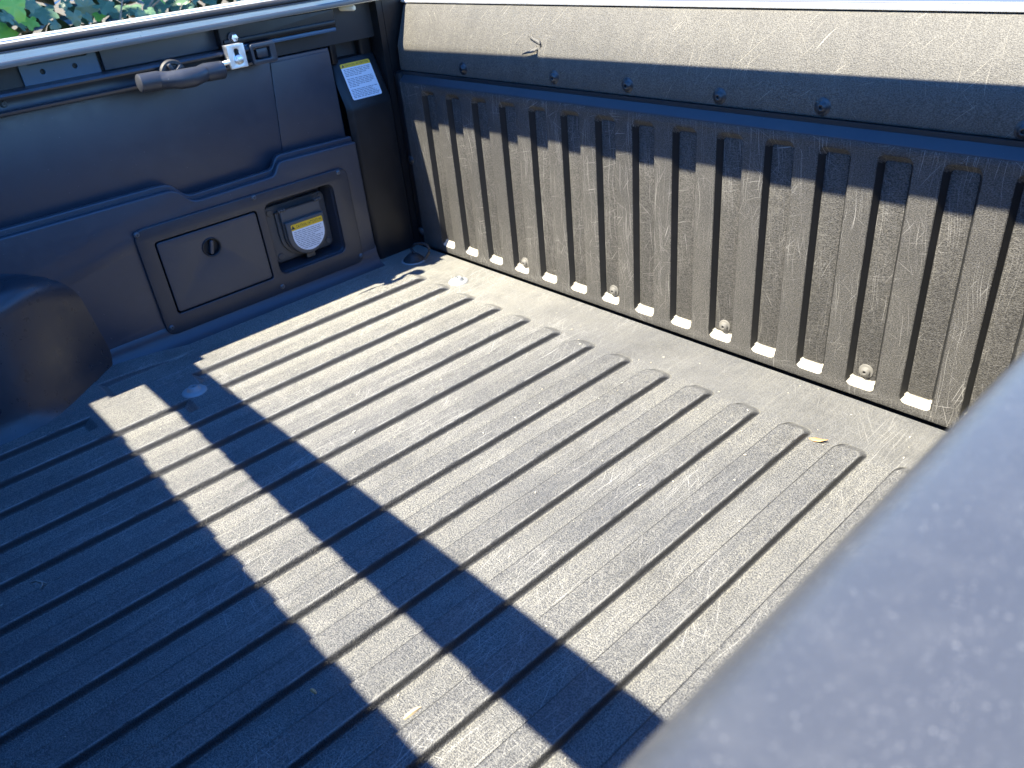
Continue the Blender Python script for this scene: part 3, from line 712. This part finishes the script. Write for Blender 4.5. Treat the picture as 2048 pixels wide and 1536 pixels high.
# ------------------------------------------------------------------ cargo cleat on the deck rail
cy_, cz_ = wl(352, 150, -.030)
CL = empty('cargo_cleat', (-.04, cy_, cz_), label='grey plastic cargo cleat with cross handle clamped on the deck rail', category='cargo cleat')
def cpart(name, me, m, sm_=45):
    me.transform(Matrix.Translation((.04, -cy_, -cz_))); return obj(name, me, m, CL, sm_)
hy0, hy1 = wl(276, 167, -.012), wl(446, 139, -.012)
A = Vector((-.010, hy0[0], hy0[1])); B = Vector((-.010, hy1[0], hy1[1])); AB = B - A
pr = []; rd = []
for t, r, sx in ((0, .0120, 0), (.012, .0140, 0), (.22, .0144, 0), (.245, .0136, .001), (.32, .0132, .006), (.43, .0150, .012), (.58, .0152, .012), (.69, .0134, .006), (.745, .0136, .001), (.77, .0146, 0), (.985, .0144, 0), (1, .0122, 0)):
    pr.append(A + AB * t + Vector((sx, 0, -.002 * sx / .010))); rd.append(r)
cpart('handle', tube_mesh(pr, rd, 18), CLEATM)
kcy, kcz = wl(347, 150, -.038)
hub = lathe_mesh([(.020, -.012), (.0225, -.010), (.0225, .004), (.0205, .007), (.016, .0075), (.0145, .004), (0, .004)], 26, WALL); hub.transform(Matrix.Translation((-.040, kcy, kcz + .002)))
cpart('hub', hub, RUBBER)
for a in range(5):
    w = box_mesh((-.040, -.0028, .006), (-.027, .0028, .0175), .001); w.transform(Matrix.Translation((0, kcy, kcz + .002)) @ Matrix.Rotation(math.radians(72 * a + 20), 4, 'X'))
    cpart('hub_rib', w, CLEATM)
cpart('neck', tube_mesh([(-.040, kcy, kcz), (-.014, kcy, kcz - .001)], .0095, 14), RUBBER)
cpart('rail_foot', box_mesh((-.066, kcy - .022, .4475), (-.040, kcy + .022, .4610), .002), RUBBER)

# ------------------------------------------------------------------ aluminium clamp block on the rail end
c_ = [wl(453, 92, -.024), wl(487, 86, -.024), wl(497, 133, -.024), wl(463, 139, -.024)]
k0, k1, kz0, kz1 = avg(c_[0][0], c_[3][0]), avg(c_[1][0], c_[2][0]), avg(c_[2][1], c_[3][1]), avg(c_[0][1], c_[1][1])
MC = empty('mounting_clamp', (-.04, avg(k0, k1), kz0), label='silver slotted aluminium clamp block with hex bolt on the deck rail end', category='clamp')
def mpart(name, me, m, sm_=30):
    me.transform(Matrix.Translation((.04, -avg(k0, k1), -kz0))); return obj(name, me, m, MC, sm_)
kc = avg(k0, k1); kzc = avg(kz0, kz1)
slot = [(kc + .0042 * math.cos(a), kzc + (.0085 if math.sin(a) >= 0 else -.008) + .0042 * math.sin(a)) for a in [2 * math.pi * i / 20 for i in range(20)]]
mpart('block', plate_mesh([rr(k0, kz0, k1, kz1, .0008, 2), slot], .018, .0007, 2, -.042, WALL), BLOCKM)
mpart('slot_backing', box_mesh((-.0425, kc - .006, kzc - .014), (-.0385, kc + .006, kzc + .014)), DARKM)
bz_ = kzc - .0055
mpart('washer', (lambda m_: (m_.transform(Matrix.Translation((-.024, kc + .001, bz_))), m_)[1])(lathe_mesh([(0, .0016), (.0075, .0016), (.0082, .001), (.0082, 0)], 22, WALL)), BOLTM)
hx = [(kc + .001 + .0064 * math.cos(math.radians(60 * i + 12)), bz_ + .0064 * math.sin(math.radians(60 * i + 12))) for i in range(6)]
mpart('hex_bolt', plate_mesh([hx], .0058, .0008, 2, -.0224, WALL), BOLTM)
mpart('stud', tube_mesh([(-.034, k0 - .010, kzc - .008), (-.034, k0 + .002, kzc - .008)], .0042, 10), BOLTM)
ny, nz = wl(469, 76, -.044)
nx = [(ny + .0062 * math.cos(math.radians(60 * i)), nz + .0062 * math.sin(math.radians(60 * i))) for i in range(6)]
UB = empty('hex_bolt', (-.05, ny, nz), label='hex head bolt screwed into the black trim above the silver clamp', category='bolt')
mm = plate_mesh([nx], .007, .001, 2, -.0485, WALL); mm.transform(Matrix.Translation((.05, -ny, -nz))); obj('bolt_head', mm, BOLTM, UB, 30)
mm = lathe_mesh([(0, .0012), (.0092, .0012), (.0096, 0)], 20, WALL); mm.transform(Matrix.Translation((.0005, 0, 0))); obj('bolt_washer', mm, RUBBER, UB, 30)

# ------------------------------------------------------------------ rubber loop on the floor at the corner
lx, ly = fl(828, 520, 0)
TL = empty('tie_down_loop', (lx, ly, 0), label='black rubber tie-down loop on a ribbed plug in the bed corner', category='tie-down')
def tpart(name, me, m): return obj(name, me, m, TL, 40)
tpart('base_washer', lathe_mesh([(0, .0012), (.026, .0012), (.0275, 0)], 28), WASHM)
pr2 = [(.0235, .0012)]
for k in range(4): pr2 += [(.0230 - .003 * k, .0030 + .0028 * k), (.0212 - .003 * k, .0036 + .0028 * k), (.0212 - .003 * k, .0042 + .0028 * k)]
pr2 += [(.009, .0150), (0, .0150)]
tpart('ribbed_plug', lathe_mesh(pr2, 24), RUBBER)
th = [(806, 512), (822, 497), (829, 489), (838, 486.5), (847, 487), (854, 491), (858, 498), (858, 505), (853, 513), (848, 519)]
zz = (.012, .022, .032, .037, .0385, .036, .031, .024, .014, .008)
lp = []
for p, z in zip(th[1:], zz[1:]):
    P = pix(*p, 2, z); lp.append((P.x - lx, P.y - ly, z))
lp = [(.004, .002, .014)] + lp
tpart('strap', tube_mesh(lp, [.0034] + [.0030] * (len(lp) - 1), 10), RUBBER)

# ------------------------------------------------------------------ litter on the floor
def sliver(name, p0, p1, z, w, mat, **kw):
    a = Vector((*fl(*p0, z), z)); b = Vector((*fl(*p1, z), z)); n = 6; P = []
    c = (a + b) / 2
    for i in range(n + 1):
        t = i / n; P.append(a.lerp(b, t) - c + Vector((0, 0, w * .5 + .0012 * math.sin(math.pi * t))))
    o = obj(name, tube_mesh(P, [w * (.25 + .75 * math.sin(math.pi * (.12 + .8 * i / n))) for i in range(n + 1)], 6), mat, None, 40, **kw); o.location = c; return o
sliver('straw_chip', (808, 1440), (842, 1416), RH, .0026, STRAW, label='pale straw chip lying on a sunlit floor ridge', category='straw')
sliver('seed_husk', (622, 1381), (633, 1389), RH, .0022, DRYLEAF, label='tiny reddish seed husk on the shaded floor liner', category='seed')
lxx, lyy = fl(1636, 882, 0)
lf = pydata([(-.012, -.003, .001), (-.004, -.006, .002), (.004, -.004, .0032), (.012, .004, .0055), (.003, .0035, .003), (-.006, .003, .0018), (0, -.001, .0012)], [(0, 1, 6), (1, 2, 6), (2, 3, 4), (2, 4, 6), (4, 5, 6), (5, 0, 6)])
o = obj('dry_leaf', lf, DRYLEAF, None, 40, label='small curled orange dry leaf beside a ridge end near the tailgate', category='leaf'); o.location = (lxx, lyy, 0)
md = o.modifiers.new('t', 'SOLIDIFY'); md.thickness = .0004
tw = fl(78, 1165, RH); TW = empty('twig', (*tw, RH), label='small forked grey twig on the shaded floor liner', category='twig')
def onf(p, z=.002): q_ = fl(*p, RH + z); return (q_[0] - tw[0], q_[1] - tw[1], z)
obj('stem', tube_mesh([onf((63, 1165), .0015), onf((72, 1162), .003), onf((84, 1165), .003), onf((94, 1167), .0015)], [.0012, .0016, .0016, .0008], 6), TWIGM, TW, 40)
obj('fork', tube_mesh([onf((84, 1165), .003), onf((84, 1171), .003), onf((80, 1177), .0015)], [.0014, .0012, .0008], 6), TWIGM, TW, 40)
# loose grit and crumbs scattered over the floor: uncountable
bm = bmesh.new(); rnd = random.Random(11)
for i in range(420):
    x = rnd.uniform(-.03, 1.25) if rnd.random() < .6 else abs(rnd.gauss(0, .16)); y = -abs(rnd.gauss(.0, .45)) - .01
    if y < -1.2: continue
    on = any(abs(x - r) < RW / 2 - .004 for r in rx) and y < -.13
    z = RH if on else 0.0
    if not on and any(abs(x - r) < RW / 2 + .002 for r in rx): continue
    s = rnd.uniform(.0005, .0013) * (1.4 if rnd.random() < .06 else 1)
    M = Matrix.Translation((x, y, z + s * .5)) @ Matrix.Rotation(rnd.uniform(0, 3), 4, 'Z') @ Matrix.Diagonal((s * rnd.uniform(1, 2.4), s, s * .6, 1))
    bmesh.ops.create_icosphere(bm, subdivisions=1, radius=1, matrix=M)
obj('floor_grit', bm_mesh(bm), DUST, None, 60, kind='stuff', label='fine pale grit scattered over the floor liner', category='grit')

# ------------------------------------------------------------------ tonneau frame over the bed (throws the bar shadows)
TF = empty('tonneau_frame', (.63, -1.3, .56), label='black hinged cover frame with cross bars propped over the truck bed', category='cover frame')
def fpart(name, me, m): me.transform(Matrix.Translation((-.63, 1.3, -.56))); return obj(name, me, m, TF, 35)
KY = .61
zb_ = .665; fpart('cross_bow', box_mesh((-.12, -.679 - KY * zb_, zb_ - .006), (1.42, -.594 - KY * zb_, zb_ + .006), .002), TUBEM)
fpart('front_cover', box_mesh((-.14, -2.1, zb_ - .012), (1.44, -.768 - KY * zb_, zb_ + .006), .003), VINYL)
zh = .72; ya, yb = -(zh - .297) * KY, -(zh - .421) * KY + .018
fpart('arch_shade_plate', box_mesh((-.14, -1.23, zb_ - .004), (-.046, -.98, zb_ + .004)), TUBEM)  # unseen plate added to keep sun off the wheel arch
hb = box_mesh((-.14, ya, zh - .006), (1.44, yb, zh + .006), .002)
hb.transform(Matrix.Translation((.63, -.23, zh)) @ Matrix.Rotation(math.radians(.62), 4, 'Z') @ Matrix.Translation((-.63, .23, -zh)))
fpart('header_bar', hb, TUBEM)
for xx in (-.13, 1.43): fpart('side_arm', tube_mesh([(xx, -1.75, .58), (xx, -1.3, .60), (xx, avg(ya, yb), zh)], .011, 12), TUBEM)
for xx in (-.13, 1.43): fpart('pivot_post', tube_mesh([(xx, -1.72, .49), (xx, -1.72, .60)], .014, 12), TUBEM)

# ------------------------------------------------------------------ vine thicket beyond the far rail
def leaf_mesh(seed, lobes=5):
    r = random.Random(seed); pts = []
    n = 30
    for i in range(n):
        a = 2 * math.pi * i / n
        rad = .78 + .16 * math.cos(lobes * a) + .05 * math.cos(13 * a + seed) + r.uniform(-.03, .03)
        if abs(a - math.pi) < .3: rad *= .55 + 1.2 * abs(a - math.pi)
        pts.append((rad * math.cos(a), rad * math.sin(a) * 1.05))
    V = [(0, 0, 0)]; 
    for f in (.55, 1.0):
        for x, y in pts: V.append((x * f, y * f, (-.18 * (x * x + y * y) * f * f + .10 * abs(y) * f + .03 * math.sin(7 * x + seed))))
    F = [(0, 1 + i, 1 + (i + 1) % n) for i in range(n)] + [(1 + i, n + 1 + i, n + 1 + (i + 1) % n, 1 + (i + 1) % n) for i in range(n)]
    me = pydata(V, F)
    for p in me.polygons: p.use_smooth = True
    return me
leafmeshes = []
for k in range(4):
    for m in (LEAFA, LEAFB):
        me = leaf_mesh(k + 1, 5 if k % 2 else 3); me.materials.append(m); leafmeshes.append(me)
VX = -2.35
VINE = empty('broadleaf_vine', (VX, .2, -.85), label='broad-leaved green vine thicket beyond the far bed rail', category='vine')
rnd = random.Random(5)
def add_leaf(P, size, mi, tilt):
    o = bpy.data.objects.new('leaf', leafmeshes[mi]); COL.objects.link(o); o.parent = VINE
    o.location = Vector(P) - VINE.location; o.scale = (size,) * 3
    o.rotation_euler = (rnd.uniform(-.5, .5), math.radians(tilt) + rnd.uniform(-.4, .4), rnd.uniform(-.9, .9))
# leaves that can be told apart in the photo: pixel centre, size in px, sunlit copy?
seen = [(28, 12, 46, 1), (88, 25, 40, 0), (34, 46, 32, 0), (8, 66, 40, 1), (60, 44, 26, 1), (172, 14, 44, 0), (210, 12, 36, 0), (198, 32, 22, 1), (228, 22, 30, 0), (262, 16, 34, 0), (150, 34, 28, 0), (176, 34, 20, 0),
        (304, 8, 36, 0), (280, 26, 26, 0), (350, 6, 34, 0), (325, 14, 24, 0), (385, 4, 30, 0), (372, 12, 20, 0), (245, 30, 22, 0), (12, 32, 28, 0), (60, 8, 26, 0), (110, 50, 22, 0), (300, 22, 20, 0), (130, 8, 22, 0), (420, 0, 26, 0)]
for px, py_, sz, br in seen:
    P = pix(px, py_, 0, VX + rnd.uniform(.0, .25)); dist = (P - CAM_C).length
    add_leaf(P, sz * .56 * dist / FPX, 2 * rnd.randrange(4) + br, rnd.uniform(35, 75))
for i in range(190):
    P = Vector((VX - rnd.uniform(.08, .55), rnd.uniform(-1.4, 2.6), rnd.uniform(-.45, .85)))
    add_leaf(P, rnd.uniform(.045, .085), 2 * rnd.randrange(4) + (1 if rnd.random() < .12 else 0), rnd.uniform(15, 85))
for i in range(16):
    y0_ = rnd.uniform(-.6, 1.4); pp = [(0 + rnd.uniform(0, .25), y0_ + .2 * j + rnd.uniform(-.03, .03) - .2, .75 + .16 * j + rnd.uniform(-.03, .03)) for j in range(5)]
    obj('stem', tube_mesh(pp, [.006, .005, .005, .004, .003], 6), STEMM, VINE, 60)
def leaf_cloud(name, n, box, sizes, mat, seed, parent=None):
    r = random.Random(seed); V = []; F = []
    for i in range(n):
        c = Vector([r.uniform(a, b) for a, b in box]); s = r.uniform(*sizes)
        R = (Matrix.Rotation(r.uniform(0, 6.3), 3, 'Z') @ Matrix.Rotation(r.uniform(-1.1, 1.1), 3, 'Y') @ Matrix.Rotation(r.uniform(-.6, .6), 3, 'X'))
        b = len(V)
        for x, y, z in ((-1, 0, 0), (-.5, -.6, .05), (.2, -.75, 0), (1, 0, -.15), (.2, .75, 0), (-.5, .6, .05)): V.append(c + R @ Vector((x * s, y * s, z * s)))
        F += [(b, b + 1, b + 2, b + 3), (b, b + 3, b + 4, b + 5)]
    return obj(name, pydata(V, F), mat, parent)
o = leaf_cloud('leaf_mass', 9000, ((-3.6, -2.75), (-2.2, 4.2), (-.85, 1.25)), (.03, .07), LEAFD, 3, VINE); o.location = -VINE.location; o['kind'] = 'stuff'
TREE = empty('added_shade_tree', (-3.4, -1.4, -.85), label='unseen leafy tree added to shade the vine thicket', category='tree')  # unseen, added so its crown keeps sun off the vine
obj('trunk', tube_mesh([(0, 0, 0), (.03, .05, .8), (-.02, .15, 1.7), (.25, .5, 2.6), (.5, .9, 3.2)], [.11, .095, .085, .06, .03], 12), STEMM, TREE, 60)
o = leaf_cloud('crown', 7000, ((-4.4, -1.75), (-3.6, 1.6), (1.75, 2.7)), (.035, .075), LEAFD, 9, TREE); o.location = -TREE.location; o['kind'] = 'stuff'
